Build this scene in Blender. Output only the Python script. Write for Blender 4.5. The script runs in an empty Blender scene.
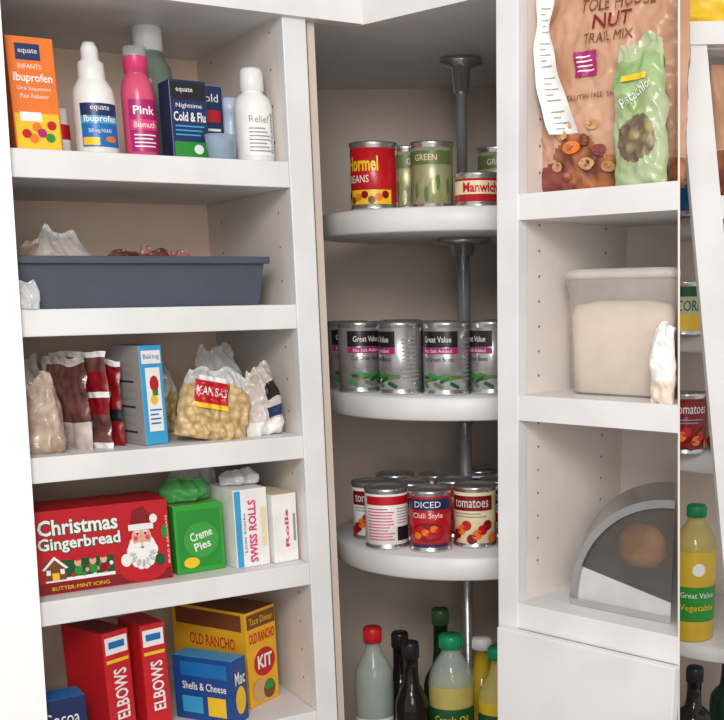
import bpy, bmesh, math, random
from mathutils import Matrix, Vector, noise
random.seed(7)
scene=bpy.context.scene
scene.view_settings.view_transform='Standard'
try: scene.view_settings.look='None'
except: pass
COL=bpy.context.collection
def lin(c):
    r=[]
    for v in c:
        v/=255.0
        r.append(v/12.92 if v<=.04045 else ((v+.055)/1.055)**2.4)
    return (r[0],r[1],r[2],1)
MATS={}
def M(name,col=(200,200,200),rough=.5,metal=0.0,alpha=1.0,trans=0.0,col2=None,scale=30,tex='noise',bump=0.0,lo=.4,hi=.6,ior=1.45,spec=.5):
    if name in MATS: return MATS[name]
    m=bpy.data.materials.new(name); m.use_nodes=True; nt=m.node_tree
    p=nt.nodes['Principled BSDF']
    p.inputs['Base Color'].default_value=lin(col)
    p.inputs['Roughness'].default_value=rough
    p.inputs['Metallic'].default_value=metal
    p.inputs['Alpha'].default_value=alpha
    p.inputs['IOR'].default_value=ior
    p.inputs['Transmission Weight'].default_value=trans
    p.inputs['Specular IOR Level'].default_value=spec
    tc=nt.nodes.new('ShaderNodeTexCoord')
    if tex=='voronoi':
        t=nt.nodes.new('ShaderNodeTexVoronoi'); t.inputs['Scale'].default_value=scale; out=t.outputs['Distance']
    else:
        t=nt.nodes.new('ShaderNodeTexNoise'); t.inputs['Scale'].default_value=scale; t.inputs['Detail'].default_value=4; out=t.outputs['Fac']
    nt.links.new(tc.outputs['Object'],t.inputs['Vector'])
    if col2 is None: col2=tuple(v*.965 for v in col)
    r=nt.nodes.new('ShaderNodeValToRGB')
    r.color_ramp.elements[0].position=lo; r.color_ramp.elements[0].color=lin(col)
    r.color_ramp.elements[1].position=hi; r.color_ramp.elements[1].color=lin(col2)
    nt.links.new(out,r.inputs[0]); nt.links.new(r.outputs[0],p.inputs['Base Color'])
    if bump:
        b=nt.nodes.new('ShaderNodeBump'); b.inputs['Strength'].default_value=bump; b.inputs['Distance'].default_value=.004
        nt.links.new(out,b.inputs['Height']); nt.links.new(b.outputs[0],p.inputs['Normal'])
    MATS[name]=m; return m

white=M('white_cabinet_paint',(228,227,227),.42,scale=8)
trimw=M('bright_trim_paint',(254,254,254),.4,scale=5,col2=(252,252,252))
beige=M('beige_back_panel',(234,210,190),.6,scale=6,col2=(230,204,184))
greyw=M('grey_niche_panel',(206,192,181),.6,scale=6)
sidew=M('side_panel_paint',(232,223,216),.5,scale=6)
holem=M('pin_hole',(130,124,120),.8)
steel=M('steel',(200,200,200),.25,.8)
dsteel=M('dark_steel',(165,163,162),.18,.85)
tin=M('tin',(215,215,215),.25,.9)
pwhite=M('print_white',(240,238,235),.35); pblack=M('print_black',(30,28,32),.3)
pred=M('print_red',(190,22,34),.28); pdred=M('print_dark_red',(130,18,26),.28)
porange=M('print_orange',(236,120,36),.35); pyel=M('print_yellow',(240,196,40),.35)
pblue=M('print_blue',(22,110,180),.35); pnavy=M('print_navy',(28,46,92),.35)
plblue=M('print_light_blue',(60,160,210),.35); pgreen=M('print_green',(40,140,50),.35)
plgreen=M('print_light_green',(120,180,90),.35); pdgreen=M('print_dark_green',(24,80,44),.35)
ppink=M('print_pink',(220,60,120),.35); pmag=M('print_magenta',(170,30,110),.35)
pskin=M('print_skin',(226,170,140),.5); pbrown=M('print_brown',(120,66,34),.4); ptan=M('print_tan',(205,160,110),.4)
pgrey=M('print_grey',(150,150,152),.5); pcream=M('print_cream',(238,222,180),.4)
silverlab=M('silver_label',(190,190,190),.28,.7)
kraft=M('kraft_film',(208,164,136),.35,col2=(192,146,116),scale=12)
kraftd=M('kraft_dark_film',(150,78,66),.35,col2=(130,60,50))
nuts=M('nut_print',(190,120,76),.4,col2=(110,58,44),scale=38,tex='voronoi',lo=.25,hi=.7)
pist=M('pistachio_print',(170,156,110),.4,col2=(104,88,66),scale=60,tex='voronoi',lo=.2,hi=.6)
pasta=M('pasta_fill',(228,204,154),.3,col2=(186,152,102),scale=90,tex='voronoi',bump=.6,lo=.1,hi=.8)
ricef=M('rice_fill',(200,182,164),.2,col2=(166,138,120),scale=40,bump=.5,lo=.35,hi=.7)
whiteb=M('cloudy_bag',(212,204,196),.15,col2=(176,160,148),scale=26,bump=.5,lo=.35,hi=.7)
darkf=M('dark_bag',(84,54,52),.15,col2=(120,76,70),scale=40,bump=.4)
film=M('clear_film',(235,235,235),.10,alpha=.38,bump=.5,scale=25)
wfilm=M('white_film',(228,228,228),.12,alpha=.7,bump=.5,scale=22)
gfilm=M('green_film',(84,170,90),.15,alpha=.75,bump=.6,scale=25)
slate=M('slate_plastic',(70,78,90),.45)
glassg=M('clear_bottle',(190,205,195),.08,alpha=.45)
amber=M('green_grey_bottle',(120,132,120),.15,alpha=.85)
pinkl=M('pink_liquid',(214,84,120),.25)
oil=M('oil',(216,184,50),.12,alpha=.9); oilL=M('oil_pale',(206,190,110),.12,alpha=.7)
darkgl=M('dark_glass',(30,26,24),.1); dgreen=M('dark_green_glass',(24,48,34),.1)
redcap=M('red_cap',(200,30,40),.35); greencap=M('green_cap',(20,140,90),.35); wcap=M('white_cap',(236,236,234),.35)
flour=M('flour',(236,220,203),.8,col2=(228,210,191),scale=10)
tubpl=M('tub_plastic',(232,224,214),.12,alpha=.36)
lidpl=M('lid_plastic',(232,228,222),.2,alpha=.6)
bread=M('bread_crust',(176,110,52),.6,col2=(214,160,96),scale=20)

def frame(o,xd):
    x=Vector((xd[0],xd[1],0)).normalized(); y=Vector((-x.y,x.x,0))
    m=Matrix(((x.x,y.x,0,o[0]),(x.y,y.y,0,o[1]),(0,0,1,0),(0,0,0,1)))
    return m
FL=frame((-.2117,1.75),(.8526,.5225)); FR=frame((.060,1.634),(.7536,-.6574)); FW=Matrix.Identity(4)
S=-.579  # shear of the splayed end partition

class B:
    def __init__(s): s.v=[];s.f=[];s.m=[];s.mats=[];s.sm=[]
    def mi(s,mat):
        if mat not in s.mats: s.mats.append(mat)
        return s.mats.index(mat)
    def add(s,vs,fs,mat,smooth=False):
        o=len(s.v); s.v+= [Vector(v) for v in vs]
        for k,f in enumerate(fs):
            s.f.append([o+i for i in f]); s.m.append(s.mi(mat[k] if isinstance(mat,list) else mat)); s.sm.append(smooth)
    def box(s,x0,x1,y0,y1,z0,z1,mat,bev=0.0,mats=None,rot=0,tilt=0):
        bm=bmesh.new(); bmesh.ops.create_cube(bm,size=1)
        for v in bm.verts:
            v.co=Vector(((x1-x0)*v.co.x,(y1-y0)*v.co.y,(z1-z0)*v.co.z))
        if bev: bmesh.ops.bevel(bm,geom=bm.edges[:],offset=bev,segments=2,affect='EDGES',profile=.5)
        c=Vector(((x0+x1)/2,(y0+y1)/2,(z0+z1)/2))
        R=Matrix.Rotation(rot,3,'Z')@Matrix.Rotation(tilt,3,'Y')
        bm.verts.index_update()
        bm.normal_update()
        vs=[R@v.co+c for v in bm.verts]; fs=[];ml=[]
        for f in bm.faces:
            fs.append([v.index for v in f.verts]); n=f.normal; mm=mat
            if mats:
                if n.y<-.7 and 'f' in mats: mm=mats['f']
                elif n.x<-.7 and 'l' in mats: mm=mats['l']
                elif n.x>.7 and 'r' in mats: mm=mats['r']
                elif n.z>.7 and 't' in mats: mm=mats['t']
            ml.append(mm)
        bm.free(); s.add(vs,fs,ml)
    def lathe(s,prof,mats,cx=0,cy=0,seg=40,sx=1,sy=1):
        vs=[];n=len(prof)
        for r,z in prof:
            for k in range(seg):
                a=2*math.pi*k/seg; vs.append((cx+r*sx*math.cos(a),cy+r*sy*math.sin(a),z))
        fs=[];ml=[]
        for i in range(n-1):
            mm=mats[i] if isinstance(mats,list) else mats
            for k in range(seg):
                fs.append([i*seg+k,i*seg+(k+1)%seg,(i+1)*seg+(k+1)%seg,(i+1)*seg+k]); ml.append(mm)
        s.add(vs,fs,ml,True)
    def prism(s,pts,z0,z1,mat):
        n=len(pts); vs=[(x,y,z0) for x,y in pts]+[(x,y,z1) for x,y in pts]
        fs=[list(range(n))[::-1],list(range(n,2*n))]+[[i,(i+1)%n,n+(i+1)%n,n+i] for i in range(n)]
        s.add(vs,fs,mat)
    def prismy(s,pts,y0,y1,mat,smooth=False):
        n=len(pts); vs=[(x,y0,z) for x,z in pts]+[(x,y1,z) for x,z in pts]
        fs=[list(range(n)),list(range(n,2*n))[::-1]]+[[i,n+i,n+(i+1)%n,(i+1)%n] for i in range(n)]
        s.add(vs,fs,mat,smooth)
    def mapf(s,x,z,y,cyl,surf,lay):
        if cyl:
            r=cyl[0]+lay; a=x/cyl[0]; return (cyl[1]+r*math.sin(a),cyl[2]-r*math.cos(a),z)
        if surf: return (x,surf(x,z)-lay,z)
        return (x,y-lay,z)
    def poly(s,pts,mat,y=0,lay=1,cyl=None,surf=None):
        l=lay*.0005
        if cyl or surf:
            xs=[p[0] for p in pts]; zs=[p[1] for p in pts]; x0,x1,z0,z1=min(xs),max(xs),min(zs),max(zs)
            nx=16;nz=1 if cyl else 12; vs=[];fs=[]
            for j in range(nz+1):
                for i in range(nx+1):
                    vs.append(s.mapf(x0+(x1-x0)*i/nx,z0+(z1-z0)*j/nz,y,cyl,surf,l))
            for j in range(nz):
                for i in range(nx):
                    a=j*(nx+1)+i; fs.append([a,a+1,a+nx+2,a+nx+1])
            s.add(vs,fs,mat,True)
        else:
            s.add([(p[0],y-l,p[1]) for p in pts],[list(range(len(pts)))],mat)
    def rect(s,x0,x1,z0,z1,mat,**k): s.poly([(x0,z0),(x1,z0),(x1,z1),(x0,z1)],mat,**k)
    def disc(s,cx,cz,rx,rz,mat,y=0,lay=1,cyl=None,surf=None,n=20):
        l=lay*.0005
        vs=[s.mapf(cx,cz,y,cyl,surf,l)]+[s.mapf(cx+rx*math.cos(2*math.pi*k/n),cz+rz*math.sin(2*math.pi*k/n),y,cyl,surf,l) for k in range(n)]
        s.add(vs,[[0,1+k,1+(k+1)%n] for k in range(n)],mat)
    def text(s,t,cx,cz,w,h,mat,y=0,lay=2,rot=0,cyl=None,surf=None,side=None,bold=0.0):
        c=bpy.data.curves.new('t','FONT'); c.body=t; c.size=1; c.resolution_u=2; c.offset=bold
        c.align_x='CENTER'
        o=bpy.data.objects.new('t',c); COL.objects.link(o)
        dg=bpy.context.evaluated_depsgraph_get(); me=bpy.data.meshes.new_from_object(o.evaluated_get(dg))
        vs=[v.co.copy() for v in me.vertices]; fs=[list(p.vertices) for p in me.polygons]
        bpy.data.objects.remove(o); bpy.data.curves.remove(c); bpy.data.meshes.remove(me)
        if not vs: return
        x0=min(v.x for v in vs);x1=max(v.x for v in vs);y0=min(v.y for v in vs);y1=max(v.y for v in vs)
        out=[];l=lay*.0005
        for v in vs:
            a=((v.x-x0)/(x1-x0)-.5)*w; b=((v.y-y0)/max(y1-y0,1e-6)-.5)*h
            X=cx+a*math.cos(rot)-b*math.sin(rot); Z=cz+a*math.sin(rot)+b*math.cos(rot)
            if side=='l': out.append((y-l,-X,Z))
            elif side=='t': out.append((X,Z,y+l))
            else: out.append(s.mapf(X,Z,y,cyl,surf,l))
        s.add(out,fs,mat)
    def lrect(s,x,y0,y1,z0,z1,mat,lay=1):
        s.add([(x-lay*.0005,y1,z0),(x-lay*.0005,y0,z0),(x-lay*.0005,y0,z1),(x-lay*.0005,y1,z1)],[[0,1,2,3]],mat)
    def lines(s,x0,x1,z0,z1,n,mat,**k):
        dz=(z1-z0)/n
        for i in range(n):
            xe=x1-(x1-x0)*random.random()*.3
            s.rect(x0,xe,z0+dz*(i+.3),z0+dz*(i+.65),mat,**k)
    def fin(s,name,F=FW,loc=(0,0,0),yaw=0,tiltx=0,tilty=0,shear=False,parent=None):
        me=bpy.data.meshes.new(name)
        vs=s.v
        T=Matrix.Translation(loc)@Matrix.Rotation(yaw,4,'Z')@Matrix.Rotation(tiltx,4,'X')@Matrix.Rotation(tilty,4,'Y')
        if shear:
            vs=[Vector((v.x+S*v.y,v.y,v.z)) for v in vs]
        me.from_pydata([tuple(v) for v in vs],[],s.f)
        for m in s.mats: me.materials.append(m)
        for p,mi,sm in zip(me.polygons,s.m,s.sm): p.material_index=mi; p.use_smooth=sm
        me.update()
        o=bpy.data.objects.new(name,me); COL.objects.link(o)
        o.matrix_world=F@T
        if parent:
            o.parent=parent; o.matrix_parent_inverse=Matrix.Identity(4)
            o.matrix_basis=parent.matrix_world.inverted()@(F@T)
        return o
def empty(name):
    e=bpy.data.objects.new(name,None); COL.objects.link(e); e.empty_display_size=.05; return e

# ---------------- room shell ----------------
b=B(); b.box(-2.2,2.2,-1.5,2.6,-.05,0,M('floor_tile',(150,140,130),.5,scale=3)); b.fin('floor')
b=B(); b.box(-2.2,2.2,2.42,2.50,0,2.6,greyw); b.fin('wall_back')

# ------------- left shelf unit --------------
DL=.37
unit=empty('shelf_unit')
LS=[1.688,1.485,1.286,1.080,.825,.56]
def part(b,name,F=FL,par=unit,**k): return b.fin(name,F,parent=par,**k)
for i,z in enumerate(LS):
    b=B(); b.box(-.50,-.037,.0,DL,z-.036,z,white,.0015); part(b,'shelf_%d'%(i+1))
b=B(); b.box(-.037,0,-.002,.02,0,1.884,white,.0015); part(b,'stile')
b=B(); b.box(-.036,-.018,.02,DL,0,1.884,sidew)
for i in range(26):
    for w in (.05,.30):
        z=.62+i*.05
        b.box(-.0368,-.0358,w-.0016,w+.0016,z-.0016,z+.0016,holem)
part(b,'side_panel')
b=B(); b.box(-.52,-.50,.0,DL,0,1.884,sidew); part(b,'end_panel')
b=B(); b.box(-.52,-.0,DL,DL+.01,0,1.884,beige); part(b,'back_panel')
b=B(); b.box(-.52,-.0,.02,DL,1.884,1.90,white); part(b,'top_panel')
b=B(); b.prism([(-.56,-.012),(.121,-.012),(.121,.012),(-.56,.012)],1.882,1.99,white); part(b,'trim_top')
b=B(); b.prismy([(-1.0,0.0),(-.525,0.0),(-.468,.9),(-.424,1.80),(-.415,2.0),(-1.0,2.0)],-.022,-.004,trimw)
b.fin('trim_1',FL)
# ------------- corner niche ---------------
b=B(); b.box(-.62,.70,2.33,2.34,0,1.95,greyw); b.fin('wall_niche_back')
b=B(); b.prism([(-.2117,1.75),(-.1306,1.795),(.060,1.634),(.323,1.936),(.323,2.33),(-.56,2.33)],1.8835,1.90,white); b.fin('ceiling_niche')
b=B(); b.prism([(.064,1.640),(.323,1.937),(.323,2.33),(.333,2.33),(.333,1.933),(.073,1.634)],0,1.95,greyw); b.fin('wall_niche_right')
b=B(); b.prism([(-.2117,1.765),(-.567,2.33),(-.557,2.335),(-.2017,1.770)],0,1.8822,greyw); b.fin('wall_niche_left')
b=B(); b.box(-.258,.0,-.012,.012,1.8812,1.988,white); b.fin('trim_2',FR)
# lazy susan
ls=empty('lazy_susan')
cx,cy,RT=.014,2.05,.25
for i,(z,th) in enumerate([(1.629,.037),(1.335,.038),(1.068,.040),(.62,.04)]):
    b=B(); b.lathe([(.012,z),(RT-.003,z),(RT,z-.003),(RT,z-th+.003),(RT-.003,z-th),(.012,z-th)],white,cx,cy,96)
    b.fin('tray_%d'%(i+1),parent=ls)
    b=B(); b.lathe([(.0,z-th-.0005),(.048,z-th-.0005),(.050,z-th-.008),(.022,z-th-.012),(.018,z-th-.03),(.0,z-th-.03)],steel,cx,cy,32); b.fin('collar_%d'%(i+1),parent=ls)
b=B(); b.lathe([(.0115,.3),(.0115,1.70),(.0095,1.70),(.0095,1.88)],steel,cx,cy,24)
b.lathe([(0,1.8815),(.035,1.8815),(.037,1.875),(.016,1.868),(.013,1.83),(0,1.83)],steel,cx,cy,32); b.fin('pole',parent=ls)

# ------------- right shelf unit -------------
ru=empty('shelf_unit'); DR=.28
def ue(z): return .287+(1.628-z)*.0445
def rp(b,name): return b.fin(name,FR,parent=ru)
def slab(b,z0,z1,w0,w1,u0,mat):
    vs=[]
    for z in (z0,z1):
        vs+=[(u0,w0,z),(ue(z)+S*w0,w0,z),(ue(z)+S*w1,w1,z),(u0,w1,z)]
    b.add(vs,[[3,2,1,0],[4,5,6,7],[0,1,5,4],[1,2,6,5],[2,3,7,6],[3,0,4,7]],mat)
for i,(z,th) in enumerate([(1.629,.034),(1.355,.036),(1.043,.04)]):
    b=B(); slab(b,z-th,z,0,DR,.036,white); rp(b,'shelf_%d'%(i+1))
b=B(); b.box(0,.038,-.002,.02,0,2.02,white,.0015); rp(b,'stile')
b=B(); b.box(.018,.036,.02,DR,0,2.02,sidew)
for i in range(26):
    for w in (.05,.22):
        z=1.10+i*.035
        b.box(.0358,.0368,w-.0016,w+.0016,z-.0016,z+.0016,holem)
rp(b,'side_panel')
b=B(); slab(b,0,2.02,DR,DR+.01,.018,sidew); rp(b,'back_panel')
b=B(); vs=[]
for z in (0,2.02):
    for (du,w) in ((0,0),(.003,0),(.003,DR+.01),(0,DR+.01)): vs.append((ue(z)+du+S*w,w,z))
b.add(vs,[[3,2,1,0],[4,5,6,7],[0,1,5,4],[1,2,6,5],[2,3,7,6],[3,0,4,7]],sidew); rp(b,'end_panel')
b=B(); slab(b,2.02,2.04,0,DR,.0,white); rp(b,'top_panel')
b=B(); b.box(.010,.320,-.018,-.003,.72,1.004,white,.002); rp(b,'drawer_front')
b=B(); b.box(.010,.332,-.018,-.003,.42,.715,white,.002); rp(b,'drawer_front_lower')

# ------------- strip beyond the end panel -------------
ls2=empty('lazy_susan')
for i,(z,th) in enumerate([(1.62,.03),(1.421,.030),(1.214,.036),(.854,.03),(.60,.03)]):
    b=B(); b.lathe([(.012,z),(.197,z),(.20,z-.003),(.20,z-th+.003),(.197,z-th),(.012,z-th)],white,.56,2.13,72); b.fin('tray_%d'%(i+1),parent=ls2)
b=B(); b.lathe([(.0115,.2),(.0115,1.95)],steel,.56,2.13,20); b.fin('pole',parent=ls2)
k=1.0206
b=B(); b.prismy([(x*k,z) for x,z in [(.443,.90),(.493,.90),(.357,1.85),(.316,1.85)]],1.735,1.755,white); b.fin('trim_3')
b=B(); b.box(.325,.60,1.73,1.735+.02,1.838,1.868,white); b.fin('trim_4')
b=B(); b.box(.388,.60,1.757,1.90,1.602,1.635,white); b.fin('wall_shelf')
b=B(); b.box(.345,.60,1.757,2.33,1.836,1.866,white); b.fin('ceiling_side_niche')

# ---------------- items helpers ----------------
def pack(name,F,x0,x1,y0,d,z0,z1,mat,mats=None,yaw=0,deco=None,parent=None,bev=.0012):
    b=B(); w=x1-x0; h=z1-z0
    b.box(-w/2,w/2,0,d,0.0005,h,mat,bev,mats)
    if deco: deco(b,w,h)
    return b.fin(name,F,((x0+x1)/2,y0,z0),yaw)
def can(name,x,y,z,r,h,lab,deco=None,F=FW,turn=0):
    b=B()
    b.lathe([(0,0.0005),(.96*r,0.0005),(r,.002),(r,.005),(.96*r,.007),(.96*r,h-.007),(r,h-.004),(r,h),(.94*r,h),(.93*r,h-.004),(.7*r,h-.0045),(.68*r,h-.0035),(0,h-.0035)],tin)
    rr=.972*r
    b.lathe([(rr-.001,.009),(rr,.0095),(rr,h-.0095),(rr-.001,h-.009)],lab)
    if deco: deco(b,rr,h)
    return b.fin(name,F,(x,y,z),turn)
def pillow(b,w,h,t,mat,seed=0,nx=28,nz=34,crumple=.004,crimp=.06,matfn=None,taper=.0,z0=0,wav=.0):
    def half(x,z):
        a=max(0,1-abs(2*x/w)**2.6)**.55
        v=(z-z0)/h
        c=min(1,max(0,v/.12))**.5*.55+.45 if v<.12 else 1
        e=1-max(0,(v-.62)/(.38-crimp))
        e=max(0,min(1,e))**.7
        return t/2*a*c*e
    def dist(x,z,s):
        n=noise.noise(Vector((x*38+seed*3.1,z*38,s+seed)))+.5*noise.noise(Vector((x*90,z*90+seed,s)))
        n+=1.6*(abs(noise.noise(Vector((x*60+z*25,z*30-x*20,s+seed*2.7))))-.25)
        return n*crumple
    def sx(v): 
        return 1-taper*max(0,(v-.6)/.4)
    def surf(x,z): 
        return -half(x,z)+dist(x,z,0)*1.0-.001
    for side in (-1,1):
        vs=[];fs=[];ml=[]
        for j in range(nz+1):
            v=j/nz
            for i in range(nx+1):
                u=i/nx*2-1; x=u*w/2; z=z0+v*h
                edge=1 if 0<i<nx else 0
                y=side*half(x,z)+(dist(x,z,0 if side<0 else 5) if edge else dist(x,z,0)*1)
                if side<0: y-=.001*edge
                X=x*sx(v)+wav*.3*noise.noise(Vector((z*20,seed,0)))
                ztop=z+ (wav*noise.noise(Vector((x*30,seed,2)))*v)
                vs.append((X,y,ztop))
        for j in range(nz):
            for i in range(nx):
                a=j*(nx+1)+i; f=[a,a+1,a+nx+2,a+nx+1]
                if side>0: f=f[::-1]
                fs.append(f)
                ml.append(matfn((i+.5)/nx,(j+.5)/nz,side) if matfn else mat)
        b.add(vs,fs,ml,True)
    return surf

# ================= SHELF 1 (medicine) =================
z=1.688
def d(b,w,h):
    b.rect(-w/2+.002,w/2-.002,h*.70,h*.97,porange,lay=1)
    b.rect(-w*.32,w*.2,h*.80,h*.94,pnavy,lay=2); b.text('equate',-w*.06,h*.87,w*.4,h*.05,pwhite,lay=3)
    b.text('INFANTS',-w*.05,h*.745,w*.5,h*.04,pwhite,lay=3)
    b.text('Ibuprofen',0,h*.64,w*.82,h*.10,pwhite,lay=3,bold=.02)
    b.text('Oral Suspension',0,h*.55,w*.7,h*.045,pwhite,lay=3)
    b.text('Pain Reliever',0,h*.49,w*.6,h*.04,pwhite,lay=3)
    b.rect(-w/2+.002,w/2-.002,h*.02,h*.34,pyel,lay=1); b.rect(-w*.35,w*.1,h*.27,h*.35,pwhite,lay=2)
    for i,(a,c_) in enumerate([(-.25,.16),(-.1,.12),(.08,.17),(.25,.13),(.3,.24),(-.02,.22)]): b.disc(w*a,h*c_,w*.10,h*.04,[pred,porange,pmag,pgreen][i%4],lay=3)
pack('medicine_box',FL,-.410,-.350,.035,.045,z,z+.141,porange,{'t':pwhite,'l':porange},yaw=.0,deco=d)
def bottle(name,F,x,y,z,prof,mats,deco=None,seg=36,sx=1,sy=1,turn=0):
    b=B(); b.lathe(prof,mats,0,0,seg,sx,sy)
    if deco: deco(b)
    return b.fin(name,F,(x,y,z),turn)
bottle('pill_bottle',FL,-.352,.16,z,[(0,.0005),(.016,.0005),(.017,.004),(.017,.03),(.017,.05),(.014,.056),(.015,.058),(.015,.078),(0,.08)],[wcap,wcap,pred,pwhite,wcap,wcap,wcap,wcap])
bottle('pill_bottle',FL,-.334,.105,z,[(0,.0005),(.011,.0005),(.012,.004),(.012,.025),(.012,.045),(.010,.05),(.011,.052),(.011,.066),(0,.068)],[wcap,wcap,pwhite,pred,wcap,wcap,wcap,wcap])
def d(b):
    c=(.0292,0,0)
    b.rect(-.028,.028,.012,.042,pblue,cyl=c,lay=1); b.rect(-.028,.028,.042,.052,plblue,cyl=c,lay=1)
    b.rect(-.028,.028,.052,.068,pnavy,cyl=c,lay=1); b.text('equate',0,.061,.026,.008,pwhite,cyl=c,lay=2)
    b.text('Ibuprofen',0,.047,.046,.011,pwhite,cyl=c,lay=2,bold=.02)
    b.text('200 mg NSAID',-.002,.032,.032,.006,pwhite,cyl=c,lay=2); b.disc(.012,.022,.008,.004,porange,cyl=c,lay=2)
    b.rect(-.026,-.004,.014,.024,pyel,cyl=c,lay=2)
bottle('medicine_bottle',FL,-.294,.070,z,[(0,.0005),(.026,.0005),(.029,.004),(.029,.074),(.027,.088),(.021,.098),(.018,.102),(.0185,.103),(.0175,.122),(.012,.126),(.0115,.140),(.008,.148),(0,.148)],
   wcap,d)
def d(b):
    c=(.0240,0,0)
    b.rect(-.022,.022,.010,.078,pmag,cyl=c,lay=1); b.text('Pink',0,.064,.030,.011,pwhite,cyl=c,lay=2,bold=.02)
    b.rect(-.02,.02,.038,.052,ppink,cyl=c,lay=2); b.text('Bismuth',0,.045,.03,.008,pwhite,cyl=c,lay=3)
    b.lines(-.016,.016,.014,.034,4,pwhite,cyl=c,lay=2)
bottle('antacid_bottle',FL,-.231,.072,z,[(0,.0005),(.021,.0005),(.0235,.004),(.0235,.088),(.021,.102),(.015,.112),(.0145,.114),(.0165,.115),(.0165,.134),(.0165,.136),(.0165,.148),(0,.149)],
   [pinkl]*6+[pinkl,ppink,ppink,glassg,glassg,glassg],d,sx=1,sy=1)
bottle('mouthwash_bottle',FL,-.182,.165,z,[(0,.0005),(.030,.0005),(.033,.004),(.033,.12),(.030,.142),(.020,.158),(.018,.163),(.0215,.164),(.0215,.194),(.019,.197),(0,.197)],
   [amber]*6+[wcap]*4)
def d(b,w,h):
    b.rect(-w/2+.002,w/2-.002,h*.76,h*.97,pblack,lay=1); b.text('equate',-w*.1,h*.87,w*.45,h*.07,pwhite,lay=2)
    b.text('Nighttime',0,h*.68,w*.7,h*.07,pwhite,lay=2); b.text('Cold & Flu',0,h*.55,w*.86,h*.12,pwhite,lay=2,bold=.02)
    b.lines(-w*.4,w*.4,h*.3,h*.46,3,plblue,lay=2); b.rect(-w*.45,w*.45,h*.05,h*.24,pgreen,lay=1); b.disc(w*.2,h*.15,w*.13,h*.06,pwhite,lay=2)
pack('cold_medicine_box',FL,-.193,-.138,.050,.045,z,z+.108,pnavy,yaw=.03,deco=d)
def d(b,w,h):
    b.text('Cold',0,h*.85,w*.7,h*.10,pwhite,lay=2); b.rect(-w*.4,w*.4,h*.55,h*.70,pred,lay=1); b.lines(-w*.4,w*.4,h*.15,h*.5,4,pwhite,lay=2)
pack('cold_medicine_box',FL,-.142,-.096,.10,.04,z,z+.112,pwhite,yaw=.0,deco=d,mats={'f':pnavy})
bottle('measuring_cup',FL,-.131,.025,z,[(0,.0005),(.018,.0005),(.022,.034),(.0225,.034),(.0205,.033),(.017,.003),(0,.003)],M('cup_plastic',(190,215,235),.15,alpha=.6))
def d(b):
    c=(.0282,0,0)
    b.rect(-.028,.026,.010,.074,pwhite,cyl=c,lay=1)
    b.text('Relief',-.002,.060,.03,.010,pgrey,cyl=c,lay=2); b.lines(-.018,.016,.014,.050,7,pgrey,cyl=c,lay=2); b.text('FLUTICASONE',.019,.042,.055,.006,pblack,cyl=c,lay=2,rot=math.pi/2)
bottle('medicine_bottle',FL,-.066,.055,z,[(0,.0005),(.026,.0005),(.028,.004),(.028,.078),(.025,.090),(.016,.098),(.015,.100),(.0175,.101),(.0175,.114),(.0165,.128),(.013,.132),(0,.132)],
   [glassg]+[wcap]*10,d)
bottle('pill_bottle',FL,-.075,.125,z,[(0,.0005),(.016,.0005),(.017,.004),(.017,.06),(.013,.078),(.015,.08),(.015,.10),(0,.102)],M('blue_white_plastic',(190,205,225),.3))

# ================= SHELF 2 =================
z=1.485
b=B()
x0,x1=-.434,-.074
def tub(x0,x1,y0,y1,h,t):
    bo=[(x0+t,y0+t*.6),(x1-t,y0+t*.6),(x1-t,y1-t*.6),(x0+t,y1-t*.6)]
    to=[(x0,y0),(x1,y0),(x1,y1),(x0,y1)]
    q=.003
    bi=[(x0+t+q,y0+t*.6+q),(x1-t-q,y0+t*.6+q),(x1-t-q,y1-t*.6-q),(x0+t+q,y1-t*.6-q)]
    ti=[(x0+q,y0+q),(x1-q,y0+q),(x1-q,y1-q),(x0+q,y1-q)]
    vs=[(a,c,.0005) for a,c in bo]+[(a,c,h) for a,c in to]+[(a,c,.004) for a,c in bi]+[(a,c,h) for a,c in ti]
    fs=[[3,2,1,0],[8,9,10,11]]
    for i in range(4):
        j=(i+1)%4; fs+=[[i,j,4+j,4+i],[4+i,4+j,12+j,12+i],[12+i,12+j,8+j,8+i]]
    return vs,fs
vs,fs=tub(x0,x1,.025,.24,.068,.010); b.add(vs,fs,slate)
for (xa,xb,ya,yb) in [(x0-.006,x1+.006,.017,.026),(x0-.006,x1+.006,.239,.248),(x0-.006,x0+.001,.026,.239),(x1-.001,x1+.006,.026,.239)]:
    b.box(xa,xb,ya,yb,.060,.070,slate,.001)
bin_=b.fin('storage_bin',FL,(0,0,z))
def heap(name,F,x,y,z,w,h,t,mat,seed,yaw=0,tx=0,taper=.3,matfn=None,crumple=.007,wav=.02,parent=None):
    b=B(); pillow(b,w,h,t,mat,seed,crumple=crumple,matfn=matfn,taper=taper,wav=wav); return b.fin(name,F,(x,y,z),yaw,tx,parent=parent)
heap('snack_bag_1',FL,-.360,.12,z+.006,.13,.090,.08,ricef,3,taper=.5,wav=.02,parent=bin_)
heap('snack_bag_2',FL,-.355,.12,z+.010,.11,.096,.09,film,4,taper=.5,wav=.03,parent=bin_)
heap('snack_bag_3',FL,-.25,.10,z+.006,.12,.073,.06,darkf,5,taper=.1,parent=bin_)
heap('snack_bag_4',FL,-.17,.17,z+.006,.12,.076,.05,M('mauve_bag',(170,120,120),.2,bump=.4),6,taper=.2,parent=bin_)
heap('tissue_packet',FL,-.424,.004,z,.03,.035,.014,wfilm,7,taper=.3)

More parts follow.
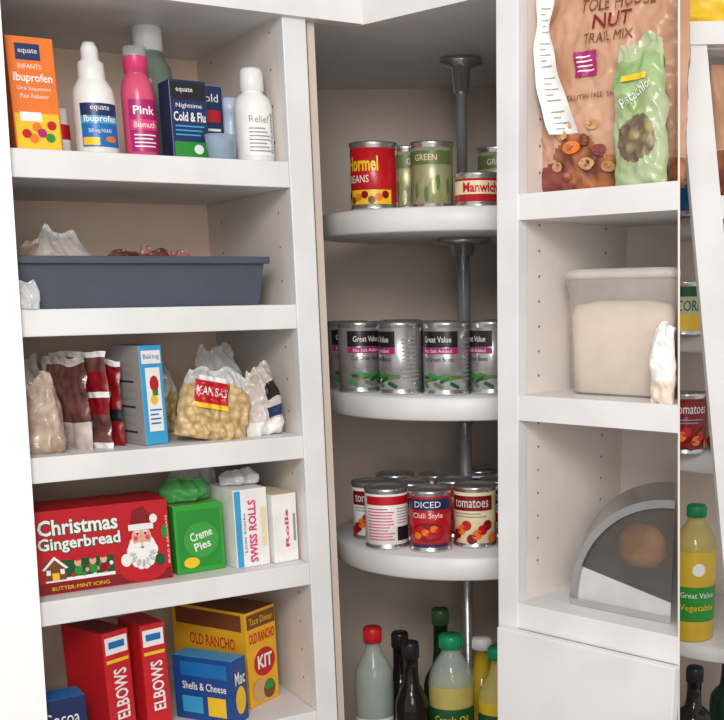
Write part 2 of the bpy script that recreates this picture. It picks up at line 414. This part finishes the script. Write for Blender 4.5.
# ================= SHELF 3 =================
z=1.286
heap('grain_bag',FL,-.414,.045,z,.056,.108,.045,ricef,11,yaw=.2,taper=.35,wav=.03)
heap('grain_bag',FL,-.415,.15,z,.07,.135,.04,whiteb,12,yaw=.2,taper=.35,wav=.03)
pf=lambda u,v,s:(pwhite if u<.10 or v>.93 or v<.05 or .52<v<.60 else (pdred if .35<v<.80 else darkf))
heap('snack_pouch',FL,-.370,.085,z,.10,.132,.018,darkf,13,yaw=-1.15,matfn=lambda u,v,s:(whiteb if v>.9 or u<.14 or v<.3 else darkf),taper=.0,crumple=.004,wav=.008)
heap('snack_pouch',FL,-.348,.085,z,.11,.138,.02,darkf,14,yaw=-1.05,matfn=pf,taper=.0,crumple=.004,wav=.008)
heap('snack_pouch',FL,-.326,.095,z,.10,.125,.018,pdred,15,yaw=-1.0,matfn=lambda u,v,s:(pwhite if v>.94 or u<.10 else (pblack if .3<v<.45 else pdred)),taper=.0,crumple=.004,wav=.008)
def d(b,w,h):
    b.rect(-w*.42,w*.42,h*.82,h*.95,pwhite,lay=1); b.text('Baking',0,h*.885,w*.7,h*.06,pblue,lay=2)
    b.rect(-w*.30,w*.34,h*.14,h*.78,pwhite,lay=1); b.disc(w*.05,h*.62,w*.20,h*.08,pred,lay=2); b.lines(-w*.22,w*.3,h*.2,h*.38,4,pblue,lay=2)
    b.disc(w*.0,h*.46,w*.16,h*.05,pyel,lay=2); b.rect(-w*.05,w*.2,h*.5,h*.56,pgreen,lay=2)
b=B(); w=.038;h=.145
b.box(-w/2,w/2,0,.085,.0005,h,plblue,.001,{'l':M('box_side_taupe',(160,152,148),.5)})
d(b,w,h)
for i in range(9): b.lrect(-w/2,.02,.078-.02*((i*3)%3)/3,h*(.12+.085*i),h*(.14+.085*i),pgrey if i%3 else pnavy)
b.fin('baking_box',FL,(-.256,.035,z),yaw=.28)
heap('pasta_bag',FL,-.215,.185,z,.085,.115,.045,pasta,21,yaw=.3,matfn=lambda u,v,s: whiteb if v>.55 else pasta,taper=.35,wav=.03)
b=B(); sf=pillow(b,.112,.108,.055,pasta,22,nx=40,nz=44,crumple=.010,matfn=lambda u,v,s:(wfilm if v>.80 else pasta),taper=.2,wav=.03)
sg=lambda x,z:sf(x,z)-.004
b.rect(-.040,.012,.055,.088,pred,surf=sg,lay=2); b.text('KANSAS',-.014,.073,.046,.013,pwhite,surf=sg,lay=3,bold=.02)
b.rect(-.040,.012,.048,.055,pyel,surf=sg,lay=2); b.rect(-.035,.010,.088,.095,pwhite,surf=sg,lay=2)
b.fin('noodle_bag',FL,(-.172,.048,z),-.05,tilty=.22)
b=B(); pillow(b,.085,.135,.045,pasta,24,crumple=.010,matfn=lambda u,v,s: film if v>.62 else whiteb,taper=.3,wav=.03); b.fin('noodle_bag',FL,(-.120,.145,z),.1,tilty=.05)
b=B(); sf=pillow(b,.062,.106,.042,pcream,23,crumple=.009,taper=.35,wav=.03,matfn=lambda u,v,s:(pnavy if .25<v<.40 and u>.45 else (pblack if .52<v<.74 and u>.5 else (pwhite if v<.25 else whiteb)))); b.fin('bean_bag',FL,(-.078,.052,z),.1,tilty=-.08)

# ================= SHELF 4 =================
z=1.080
def d(b,w,h):
    L=-w/2
    b.rect(L+.002,-L-.002,.002,h*.14,pdred,lay=1)
    b.text('BUTTER-MINT ICING',L+w*.3,h*.07,w*.42,h*.045,pyel,lay=2)
    for t,cz,ww in (('Christmas',.80,.58),('Gingerbread',.585,.60)):
        b.text(t,L+w*.32,h*cz-.0008,w*ww,h*.20,pdgreen,lay=1,bold=.07); b.text(t,L+w*.32,h*cz,w*ww,h*.19,pwhite,lay=2,bold=.025)
    b.rect(L+w*.05,L+w*.56,h*.15,h*.40,pdgreen,lay=1)
    b.rect(L+w*.05,L+w*.56,h*.15,h*.19,pwhite,lay=1.5)
    b.poly([(L+w*.05,h*.17),(L+w*.20,h*.17),(L+w*.20,h*.32),(L+w*.125,h*.44),(L+w*.05,h*.32)],pbrown,lay=2)
    b.poly([(L+w*.03,h*.31),(L+w*.125,h*.46),(L+w*.22,h*.31),(L+w*.20,h*.30),(L+w*.125,h*.42),(L+w*.05,h*.30)],pwhite,lay=3)
    b.rect(L+w*.10,L+w*.15,h*.17,h*.26,pyel,lay=3)
    b.rect(L+w*.06,L+w*.09,h*.24,h*.30,pwhite,lay=3); b.rect(L+w*.16,L+w*.19,h*.24,h*.30,pwhite,lay=3)
    for i in range(12):
        b.disc(L+w*(.25+.026*i),h*(.21+.045*(i%3)),w*.014,h*.026,[pred,pwhite,ptan,pgreen,pskin][i%5],lay=3)
    for a in (.29,.40,.48):
        b.disc(L+w*a,h*.36,w*.026,h*.05,pskin,lay=3.5); b.disc(L+w*a,h*.405,w*.026,h*.03,pred,lay=4); b.disc(L+w*a,h*.26,w*.03,h*.06,[pdred,pgreen,pwhite][int(a*100)%3],lay=3.4)
    sx=L+w*.78
    b.disc(sx,h*.22,w*.19,h*.22,pred,lay=1.5); b.disc(sx,h*.40,w*.11,h*.22,pwhite,lay=2)
    for i in range(8): 
        a=math.pi+math.pi*i/7; b.disc(sx+w*.085*math.cos(a),h*.40+h*.17*math.sin(a),w*.035,h*.07,pwhite,lay=2.2)
    b.disc(sx,h*.57,w*.075,h*.13,pskin,lay=3)
    b.poly([(sx-w*.085,h*.68),(sx+w*.085,h*.68),(sx+w*.09,h*.80),(sx+w*.03,h*.94),(sx-w*.05,h*.90)],pdred,lay=3.4)
    b.rect(sx-w*.095,sx+w*.095,h*.655,h*.73,pwhite,lay=4); b.disc(sx+w*.10,h*.78,w*.03,h*.055,pwhite,lay=4)
    for s in (-1,1):
        b.disc(sx+s*w*.026,h*.47,w*.036,h*.032,pwhite,lay=4); b.disc(sx+s*w*.03,h*.61,w*.008,h*.015,pblack,lay=4); b.disc(sx+s*w*.03,h*.635,w*.018,h*.01,pwhite,lay=4.2)
        b.disc(sx+s*w*.045,h*.555,w*.018,h*.03,ppink,lay=3.6)
    b.disc(sx,h*.545,w*.016,h*.03,pskin,lay=4.4)
    b.disc(sx,h*.44,w*.014,h*.010,pdred,lay=4.5)
    b.disc(sx-w*.13,h*.30,w*.04,h*.08,pwhite,lay=3); b.disc(sx+w*.13,h*.26,w*.04,h*.08,pdgreen,lay=3)
    b.disc(-L-w*.04,h*.6,w*.025,h*.08,pgreen,lay=2); b.text('BUILD & DECORATE',-L-w*.02,h*.5,h*.6,w*.015,pwhite,lay=2,rot=math.pi/2)
pack('gingerbread_kit_box',FL,-.447,-.250,.035,.09,z,z+.124,pred,deco=d,yaw=.0)
def d(b,w,h):
    b.rect(-w*.44,w*.44,h*.08,h*.92,pgreen,lay=1); b.disc(w*.02,h*.48,w*.36,h*.26,M('script_oval_green',(60,160,64),.4),lay=2)
    b.text('Creme',w*.02,h*.56,w*.46,h*.13,pwhite,lay=3,rot=.25,bold=.02); b.text('Pies',w*.04,h*.40,w*.34,h*.12,pwhite,lay=3,rot=.25,bold=.02)
    b.disc(-w*.2,h*.16,w*.16,h*.08,pyel,lay=2)
g=pack('snack_cake_box',FL,-.240,-.160,.045,.07,z,z+.108,M('bright_green_box',(50,160,54),.3),deco=d,yaw=.06,mats={'t':plgreen})
heap('green_plastic_bag',FL,-.205,.085,z+.109,.080,.034,.055,gfilm,31,taper=.3,crumple=.010,wav=.01)
def d(b,w,h):
    b.rect(-w/2+.001,-w*.30,0.002,h-.002,plblue,lay=1); b.text('SWISS ROLLS',w*.02,h*.46,h*.80,w*.24,ppink,lay=2,rot=math.pi/2,bold=.03)
    b.rect(w*.28,w*.44,h*.25,h*.75,pcream,lay=1); b.text('Little Snacks',-w*.22,h*.45,h*.5,w*.07,pnavy,lay=2,rot=math.pi/2)
pack('snack_cake_box',FL,-.148,-.090,.030,.09,z,z+.126,pwhite,deco=d,yaw=.10)
heap('plastic_bag',FL,-.118,.080,z+.127,.062,.022,.045,wfilm,32,taper=.4,crumple=.010)
heap('plastic_bag',FL,-.160,.20,z,.10,.165,.05,wfilm,34,taper=.4,crumple=.009,wav=.03)
def d(b,w,h):
    b.text('Rolls',w*.05,h*.5,h*.55,w*.16,ppink,lay=2,rot=math.pi/2,bold=.03); b.rect(w*.32,w*.42,h*.3,h*.7,pgrey,lay=1)
pack('snack_cake_box',FL,-.084,-.040,.030,.085,z,z+.112,pwhite,deco=d,yaw=.14,mats={'t':pcream})

# ================= SHELF 5 =================
z=.825
def d(b,w,h):
    b.text('ELBOWS',w*.04,h*.43,h*.46,w*.50,pwhite,lay=2,rot=math.pi/2,bold=.02)
    b.rect(-w*.42,w*.42,h*.80,h*.95,pwhite,lay=1); b.rect(-w*.3,w*.3,h*.85,h*.91,pblue,lay=2); b.rect(-w*.42,w*.42,h*.72,h*.75,pyel,lay=1)
redbox=M('red_pasta_box',(200,28,38),.3)
pack('pasta_box',FL,-.366,-.318,.055,.105,z,z+.180,redbox,deco=d,yaw=.38,mats={'t':pdred})
pack('pasta_box',FL,-.304,-.262,.060,.075,z,z+.180,redbox,deco=d,yaw=.20)
def d(b,w,h):
    b.text('Mac',0,h*.7,w*.7,h*.2,pwhite,lay=2,bold=.02); b.disc(0,h*.35,w*.35,h*.22,pyel,lay=1)
    x=-w/2
    b.lrect(x,.01,.10,h*.70,h*.92,pblue); b.text('Shells & Cheese',-.055,h*.55,.085,h*.12,pwhite,y=x,lay=2,side='l',bold=.01); b.lrect(x,.015,.05,h*.1,h*.4,pyel); b.lrect(x,.06,.10,h*.12,h*.38,plblue)
pack('macaroni_box',FL,-.180,-.140,.022,.115,z,z+.110,M('royal_blue_box',(28,72,140),.3),deco=d,yaw=.62,mats={'t':plblue})
def d(b,w,h):
    b.rect(-w*.47,w*.47,h*.82,h*.97,pbrown,lay=1); b.text('Taco Dinner',0,h*.895,w*.8,h*.07,pyel,lay=2)
    b.text('OLD RANCHO',0,h*.72,w*.86,h*.11,pred,lay=2,bold=.02); b.disc(w*.05,h*.44,w*.36,h*.15,pred,lay=1); b.text('KIT',w*.06,h*.45,w*.5,h*.14,pwhite,lay=2,bold=.03)
    b.disc(-w*.15,h*.16,w*.25,h*.12,ptan,lay=3); b.disc(w*.15,h*.14,w*.2,h*.10,pbrown,lay=3.4); b.disc(w*.15,h*.18,w*.16,h*.05,pgreen,lay=3.8)
    x=-w/2
    b.lrect(x,.01,.155,h*.80,h*.97,pbrown); b.text('OLD RANCHO',-.075,h*.66,.10,h*.12,pred,y=x,lay=2,side='l',bold=.01); b.lrect(x,.02,.13,h*.2,h*.5,ptan)
pack('taco_kit_box',FL,-.132,-.056,.085,.165,z,z+.168,M('yellow_kit_box',(232,172,40),.35),deco=d,yaw=.50,mats={'t':pbrown})
def d(b,w,h):
    b.text('Cocoa',0,h*.7,w*.7,h*.2,pwhite,lay=2)
pack('dessert_mix_box',FL,-.480,-.405,.008,.045,z,z+.104,pnavy,deco=d,yaw=.05,mats={'t':pblue})

# ================= LAZY SUSAN CANS =================
z=1.629
def dred(b,r,h):
    c=(r,0,0)
    b.rect(-r*1.5,r*1.5,h*.09,h*.30,pyel,cyl=c,lay=1); b.text('Hormel',.006,h*.68,r*1.5,h*.22,pyel,cyl=c,lay=2,bold=.03)
    b.text('BEANS',.0,h*.46,r*1.0,h*.11,pwhite,cyl=c,lay=2)
    for i in range(9): b.disc(-r*1.2+i*r*.3,h*.19+((i*7)%3-1)*.004,.006,.006,[pbrown,porange,pdred][i%3],cyl=c,lay=2)
can('food_can',-.131,1.91,z,.039,.104,pred,dred,turn=-.65)
golden=M('gold_green_label',(170,168,130),.35,.3)
def dgr(b,r,h):
    c=(r,0,0)
    b.rect(-r*1.4,r*1.4,h*.66,h*.86,M('olive_label',(96,112,66),.4),cyl=c,lay=1); b.text('GREEN',0,h*.76,r*1.1,h*.09,pcream,cyl=c,lay=2)
    for i in range(16): b.disc(-r*1.4+i*r*.18,h*.34+((i*5)%4-2)*.006,.004,.012,[M('bean_print',(134,150,84),.4),golden,M('olive_label')][i%3],cyl=c,lay=1.5)
can('food_can',-.080,1.965,z,.033,.104,golden,dgr,turn=.6)
can('food_can',-.036,1.91,z,.035,.104,golden,dgr,turn=-.3)
can('food_can',.072,1.985,z,.033,.104,golden,dgr)
can('food_can',-.040,2.03,z,.033,.104,golden,dgr)
def dm(b,r,h):
    c=(r,0,0)
    b.rect(-r*1.5,r*1.5,h*.38,h*.76,pcream,cyl=c,lay=1); b.text('Manwich',0,h*.57,r*1.6,h*.28,pred,cyl=c,lay=2,bold=.03)
can('food_can',.038,1.88,z,.038,.053,pred,dm,turn=.1)
z=1.335
def dsil(b,r,h):
    c=(r,0,0)
    b.rect(-r*1.0,r*.9,h*.66,h*.88,pblack,cyl=c,lay=1); b.text('Great Value',-r*.05,h*.77,r*1.3,h*.08,pwhite,cyl=c,lay=2)
    b.rect(-r*1.0,r*.9,h*.57,h*.655,pmag,cyl=c,lay=1); b.text('No Salt Added',-r*.05,h*.612,r*1.3,h*.045,pwhite,cyl=c,lay=2)
    b.text('Cut Green Beans',-r*.05,h*.50,r*1.5,h*.06,pblack,cyl=c,lay=2)
    for i in range(12):
        xa=-r*.9+r*.15*i; za=h*(.22+.03*((i*3)%5-2)); sl=.5*((i*7)%5-2)/2
        for q in range(4):
            b.disc(xa+q*.0035,za+q*.0035*sl,.0034,.0030,[pgreen,pdgreen,M('olive_label')][i%3],cyl=c,lay=1.4+.15*(i%4),n=8)
    b.lines(r*1.2,r*2.05,h*.2,h*.8,11,pgrey,cyl=c,lay=2)
for i,(x,y,t,r) in enumerate([(-.168,1.945,.5,.037),(-.095,1.895,-1.1,.037),(-.018,1.87,-.35,.039),(.058,1.875,-.9,.037),(-.195,2.02,.2,.036),(-.118,1.972,.3,.036),(-.035,1.955,.1,.036),(.085,1.96,.8,.036),(-.10,2.05,0,.036),(.134,1.905,0,.036)]):
    can('food_can',x,y,z,r,.118,silverlab,dsil,turn=t)
z=1.068
def dtom(b,r,h):
    c=(r,0,0)
    b.rect(-r*1.1,r*1.1,h*.62,h*.86,pdred,cyl=c,lay=1); b.text('tomatoes',0,h*.74,r*1.7,h*.13,pwhite,cyl=c,lay=2)
    b.lines(-r*.9,r*.9,h*.50,h*.60,2,pgrey,cyl=c,lay=1)
    for i in range(9): b.disc(-r*1.0+i*r*.26,h*.27+((i*5)%4-1.5)*.008,.009,.009,[pred,pdred,porange][i%3],cyl=c,lay=1.5+.1*i)
def dnut(b,r,h):
    c=(r,0,0)
    b.rect(-r*1.2,r*1.2,h*.74,h*.88,pred,cyl=c,lay=1); b.lines(-r*1.1,r*.25,h*.15,h*.70,11,ppink,cyl=c,lay=1); b.lines(r*.35,r*1.1,h*.42,h*.70,6,pgrey,cyl=c,lay=1); b.rect(r*.35,r*1.1,h*.15,h*.38,pblack,cyl=c,lay=2)
def dblue(b,r,h):
    c=(r,0,0)
    b.rect(-r*1.3,r*1.3,h*.70,h*.88,pnavy,cyl=c,lay=1); b.text('DICED',0,h*.79,r*1.3,h*.1,pwhite,cyl=c,lay=2)
    b.text('Chili Style',0,h*.60,r*1.5,h*.11,pwhite,cyl=c,lay=2); b.disc(0,h*.34,r*.8,h*.16,pdred,cyl=c,lay=1.5); b.rect(-r*1.3,r*1.3,.01,h*.14,pnavy,cyl=c,lay=1)
    for i in range(6): b.disc(-r*.5+i*r*.2,h*.34+((i*5)%3-1)*.006,.007,.006,[porange,pred][i%2],cyl=c,lay=2+.1*i)
for (x,y,lab,dd,t,r,h) in [(-.127,1.905,pwhite,dnut,.2,.039,.107),(-.050,1.875,pred,dblue,-.1,.037,.107),(.028,1.905,pcream,dtom,-.2,.038,.108),(.104,1.875,pwhite,dblue,-.8,.037,.105),
    (-.158,1.98,pwhite,dtom,0,.037,.105),(-.088,1.967,pcream,dtom,.2,.037,.105),(-.01,1.985,pred,dnut,0,.036,.105),(.075,1.98,pwhite,dtom,0,.037,.105),(-.12,2.06,pwhite,dtom,0,.037,.105),(-.043,2.047,pcream,dtom,0,.032,.105),(.04,2.10,pwhite,dblue,0,.037,.105),(.152,1.95,pwhite,dtom,0,.036,.105)]:
    can('food_can',x,y,z,r,h,lab,dd,turn=t)
z=.62
def bt(name,x,y,r,h,nr,nh,capr,caph,mb,mc,deco=None,z=z,liq=None):
    sh=h-nh-caph
    prof=[(0,.0005),(r*.9,.0005),(r,.006),(r,sh*.45),(r*.97,sh*.5),(r,sh*.55),(r,sh*.78),(r*.93,sh*.86),(r*.7,sh*.94),(nr*1.15,sh),(nr,sh+nh*.4),(nr,sh+nh),(capr,sh+nh),(capr,h-.003),(capr*.9,h),(0,h)]
    ms=[mb]*11+[mc]*4
    if liq: 
        ms[:6]=[liq]*6
    def dd(b):
        for k in range(24):
            a=2*math.pi*k/24; c,s_=math.cos(a),math.sin(a)
            b.box(capr*c-.0006,capr*c+.0006,capr*s_-.0006,capr*s_+.0006,sh+nh+.001,h-.004,mc)
        if deco: deco(b,r,h)
    return bottle(name,FW,x,y,z,prof,ms,dd)
def dl(b,r,h):
    b.rect(-r*1.2,r*1.2,h*.24,h*.42,pwhite,cyl=(r,0,0),lay=1.5); b.text('Vinegar',0,h*.36,r*1.4,h*.05,pred,cyl=(r,0,0),lay=2.5)
def dl2(b,r,h):
    b.rect(-r*1.3,r*1.3,h*.34,h*.54,pdgreen,cyl=(r,0,0),lay=1.5); b.text('Canola Oil',0,h*.47,r*1.5,h*.05,pyel,cyl=(r,0,0),lay=2.5)
bt('vinegar_bottle',-.162,1.93,.036,.290,.014,.02,.017,.028,glassg,redcap,dl)
bt('soy_sauce_bottle',-.090,1.87,.030,.280,.013,.05,.015,.03,darkgl,pblack)
bt('cooking_oil_bottle',-.018,1.90,.042,.283,.017,.012,.021,.024,glassg,greencap,dl2,liq=oilL)
bt('wine_bottle',-.038,1.99,.034,.306,.014,.08,.016,.03,dgreen,M('foil_cap_green',(40,70,40),.4))
bt('wine_bottle',-.116,2.00,.034,.258,.014,.06,.016,.03,darkgl,pblack)
bt('cooking_oil_bottle',.068,1.89,.038,.262,.016,.03,.019,.022,oilL,greencap,dl2,liq=oil)
bt('syrup_bottle',.04,2.00,.034,.245,.016,.05,.018,.022,oil,wcap)

# ================= RIGHT UNIT ITEMS =================
z=1.629
b=B(); W=.222;H=.30
def mf(u,v,s):
    n=.03*noise.noise(Vector((u*7,v*3,1)))
    if v<.14+n: return kraftd if u<.30 else nuts
    if v<.27 and ((u-.35)/.16)**2+((v-.16)/.09)**2<1: return nuts
    return kraft
sf=pillow(b,W,H,.075,kraft,41,nx=60,nz=80,crumple=.005,crimp=.05,matfn=mf,taper=.02)
s2=lambda x,z:sf(x,z)-.0034
b.text('TOLE HOUSE',.022,.232,.105,.017,pbrown,surf=s2,lay=2)
b.text('NUT',.018,.210,.055,.018,pdred,surf=s2,lay=2,bold=.01)
b.text('TRAIL MIX',.014,.190,.070,.012,pbrown,surf=s2,lay=2)
b.text('GLUTEN FREE  SNACK',.0,.120,.09,.006,pbrown,surf=s2,lay=2)
b.rect(-.034,.000,.145,.175,pmag,surf=s2,lay=2); b.lines(-.030,-.004,.149,.171,4,pwhite,surf=s2,lay=3)
for i,(x_,z_,r_,m_) in enumerate([(-.062,.035,.010,ptan),(-.038,.058,.013,porange),(-.045,.022,.009,kraftd),(-.014,.036,.012,ptan),(-.018,.066,.010,pbrown),(.006,.052,.011,kraftd),(-.055,.075,.010,ptan),(-.005,.084,.009,ptan),(.02,.03,.01,ptan)]):
    b.disc(x_,z_,r_,r_*.65,m_,surf=s2,lay=2.5+.2*i)
    b.disc(x_-.001,z_+.001,r_*.6,r_*.35,nuts,surf=s2,lay=2.7+.2*i)
tb=b.fin('trail_mix_bag',FR,(.130,.085,z),.10)
b=B(); vs=[];fs=[]
n=28
for j in range(n+1):
    v=j/n; zz=1.705+.20*v
    xc=.088-.016*math.sin(v*3.0)-.022*v; yy=.034-.010*math.sin(v*3.1)
    ww=.046*(.62+.25*math.sin(v*5+1)+.05*math.sin(v*17))
    for i in range(5):
        u=i/4-.5; vs.append((xc+u*ww,yy+.008*math.cos(u*3)+.010*u+.002*math.sin(v*23+u*4),zz))
for j in range(n):
    for i in range(4):
        a=j*5+i; fs.append([a,a+1,a+6,a+5])
b.add(vs,fs,pwhite,True)
for j in range(1,n):
    if j%6==5: continue
    q=[]
    for i in range(1,4): q.append(vs[j*5+i])
    for i in range(2):
        a,c=q[i],q[i+1]
        if j%2 and i: continue
        b.add([(a[0],a[1]-.0012,a[2]-.0007),(c[0],c[1]-.0012,c[2]-.0007),(c[0],c[1]-.0012,c[2]+.0007),(a[0],a[1]-.0012,a[2]+.0007)],[[0,1,2,3]],pgrey)
b.fin('nutrition_label',FR,parent=tb)
ngreen=M('green_nut_film',(150,170,118),.22,col2=(184,194,160),scale=14)
b=B(); sf=pillow(b,.074,.170,.028,plgreen,43,nx=48,nz=70,crumple=.005,taper=.15,wav=.02,matfn=lambda u,v,s:(pist if ((u-.5)**2/.13+(v-.32)**2/.026<1) else (ngreen if v<.66 or v>.88 else M('mid_green_film',(128,160,98),.22,col2=(160,184,134),scale=20))))
s3=lambda x,z:sf(x,z)-.003
b.text('Pistachio',0,.108,.045,.012,pwhite,surf=s3,lay=2,rot=.5); b.rect(-.02,.015,.124,.131,pyel,surf=s3,lay=2)
b.fin('nut_bag',FR,(.222,.020,z),.05,tilty=-.04)
# flour tub
z=1.355
b=B(); 
def rrect(x0,x1,y0,y1,r,n=6):
    pts=[]
    for (cx_,cy_,a0) in ((x1-r,y0+r,-90),(x1-r,y1-r,0),(x0+r,y1-r,90),(x0+r,y0+r,180)):
        for k_ in range(n+1):
            a=math.radians(a0+90*k_/n); pts.append((cx_+r*math.cos(a),cy_+r*math.sin(a)))
    return pts
def loft(b,secs,mat,cap0=True,cap1=False,smooth=True):
    n=len(secs[0][0]); vs=[];fs=[]
    for pts,zz in secs: vs+=[(p[0],p[1],zz) for p in pts]
    for i in range(len(secs)-1):
        for k_ in range(n):
            j=(k_+1)%n; fs.append([i*n+k_,i*n+j,(i+1)*n+j,(i+1)*n+k_])
    if cap0: fs.append(list(range(n))[::-1])
    if cap1: fs.append([(len(secs)-1)*n+k_ for k_ in range(n)])
    b.add(vs,fs,mat,smooth)
x0,x1=-.083,.097
sec=[(rrect(x0+.012,x1-.006,0.004,.10,.02),.0005),(rrect(x0+.008,x1-.004,0.001,.105,.02),.006),(rrect(x0+.001,x1,-.004,.11,.022),.14),(rrect(x0-.004,x1,-.008,.112,.024),.150),(rrect(x0-.006,x1,-.009,.112,.024),.160)]
loft(b,sec,tubpl)
loft(b,[(rrect(x0+.013,x1-.008,.005,.098,.018),.003),(rrect(x0+.006,x1-.004,.000,.103,.02),.110),(rrect(x0+.012,x1-.010,.008,.098,.02),.124),(rrect(x0+.05,x1-.04,.03,.08,.02),.130)],flour,True,True)
loft(b,[(rrect(x0-.008,x1+.001,-.011,.113,.025),.160),(rrect(x0-.008,x1+.001,-.011,.113,.025),.168),(rrect(x0-.002,x1-.004,-.006,.108,.024),.173),(rrect(x0+.02,x1-.02,.01,.09,.02),.174)],lidpl,True,True)
b.fin('flour_container',FR,(.166,.055,z),shear=True)
heap('flour_bag',FR,.268,.014,z,.034,.105,.020,pwhite,51,taper=.1,wav=.03,matfn=lambda u,v,s: pwhite if v>.3 else flour)
# bread box
z=1.043
b=B(); cxx=.178; r=.174; N=28; ri=.162; dpt=.13
def arc(r,n=N,x_=cxx): return [(x_-r*math.cos(math.pi/2*i/n),max(.0,r*.96*math.sin(math.pi/2*i/n))) for i in range(n+1)]
o_=arc(r); i_=arc(ri); hb=.010
for a in range(N):
    q=[o_[a],o_[a+1],i_[a+1],i_[a]]
    b.prismy([(p[0],p[1]+hb) for p in q],0,dpt,dsteel,False)
b.prismy([(cxx-r,0.0005),(cxx,.0005),(cxx,hb),(cxx-r,hb)],-.002,dpt,steel)
b.prismy([(p[0],p[1]+hb) for p in i_]+[(cxx,hb)],dpt-.004,dpt,M('inner_steel',(150,142,136),.35,.4))
b.prismy([(p[0],p[1]+hb) for p in i_ if p[1]>.050]+[(cxx,hb+.020),(cxx-ri+.010,hb+.050)],.004,.007,M('smoky_acrylic',(120,112,106),.06,.0,alpha=.30))
b.prismy([(p[0],p[1]+hb) for p in i_ if p[1]<=.052]+[(cxx-ri+.010,hb+.050),(cxx,hb+.020),(cxx,hb)],.003,.008,M('brushed_steel',(222,220,217),.25,.6))
bb=b.fin('bread_box',FR,(.096,.046,z),shear=True)
b=B(); b.lathe([(0,0),(.026,.004),(.040,.02),(.038,.046),(.022,.064),(0,.068)],bread,0,0,24,1.0,.6); b.fin('bread_loaf',FR,(.188,.105,z+.058),parent=bb)

# ================= STRIP ITEMS =================
def dy(b,r,h):
    c=(r,0,0); b.rect(-r*1.5,r*1.5,h*.1,h*.4,pyel,cyl=c,lay=1); b.rect(-r*1.5,r*1.5,h*.72,h*.9,pdgreen,cyl=c,lay=1); b.text('CORN',0,h*.55,r*1.4,h*.2,pdgreen,cyl=c,lay=2)
can('food_can',.402,2.0,1.421,.036,.092,M('pale_green_label',(190,206,170),.4),dy,turn=.1)
can('food_can',.48,2.05,1.421,.036,.092,M('pale_green_label'),dy)
can('food_can',.410,1.99,1.214,.036,.108,pdred,dtom,turn=.1)
can('food_can',.49,2.03,1.214,.036,.108,pcream,dtom)
def dol(b,r,h):
    c=(r,0,0); b.rect(-r*1.2,r*1.2,h*.16,h*.42,pgreen,cyl=c,lay=1.5); b.text('Great Value',-.0,h*.36,r*1.6,h*.04,pwhite,cyl=c,lay=2.5); b.text('Vegetable',0,h*.26,r*1.6,h*.06,pyel,cyl=c,lay=2.5)
    b.disc(0,h*.55,r*.3,r*.3,pwhite,cyl=c,lay=1.5)
bt('cooking_oil_bottle',.444,2.02,.041,.258,.016,.012,.018,.022,oilL,greencap,dol,z=.854,liq=M('golden_oil',(226,190,60),.12,alpha=.85))
bt('wine_bottle',.45,2.0,.036,.20,.014,.05,.016,.03,darkgl,pblack,z=.60)
bt('wine_bottle',.53,2.06,.034,.22,.014,.05,.016,.03,dgreen,pblack,z=.60)
can('food_can',.398,2.02,1.62,.034,.06,pblue,None)
heap('chip_bag',FW,.42,1.80,1.868,.20,.12,.05,pyel,61,taper=.1,matfn=lambda u,v,s: plgreen if v>.35 and v<.6 else pyel)
b=B(); sf=pillow(b,.13,.19,.06,kraft,62,matfn=lambda u,v,s:(nuts if v<.35 else kraft)); b.text('TRAIL',.0,.13,.08,.02,pdred,surf=lambda x,z:sf(x,z)-.003,lay=2); b.fin('trail_mix_bag',FW,(.455,1.81,1.635))

# ---------------- lights ----------------
def area(name,loc,rot,size,power,col=(1,1,1)):
    l=bpy.data.lights.new(name,'AREA'); l.shape='DISK'; l.size=size; l.energy=power; l.color=col
    o=bpy.data.objects.new(name,l); COL.objects.link(o); o.location=loc; o.rotation_euler=rot; return o
tgt=Vector((0,1.8,1.3)); lo=Vector((-.05,-.35,2.20))
area('ceiling_light',lo,(tgt-lo).to_track_quat('-Z','Y').to_euler(),.6,26,(1,.975,.945))
lo=Vector((.35,-1.1,1.60))
area('fill_light',lo,(tgt-lo).to_track_quat('-Z','Y').to_euler(),.9,14,(1,.975,.945))  # added fill behind the camera, brightens the niche and back panels
w=bpy.data.worlds.new('World'); scene.world=w; w.use_nodes=True
w.node_tree.nodes['Background'].inputs[0].default_value=(1,.98,.965,1); w.node_tree.nodes['Background'].inputs[1].default_value=.62

# ---------------- camera ----------------
c=bpy.data.cameras.new('camera'); c.sensor_width=36; c.lens=1100/724*36; c.shift_x=-98/724; c.shift_y=235/724; c.clip_start=.05
co=bpy.data.objects.new('camera',c); COL.objects.link(co)
co.matrix_world=Matrix.Translation((0,0,1.5))@Matrix.Rotation(math.radians(74.6),4,'X')@Matrix.Rotation(math.radians(-0.79),4,'Z')
scene.camera=co
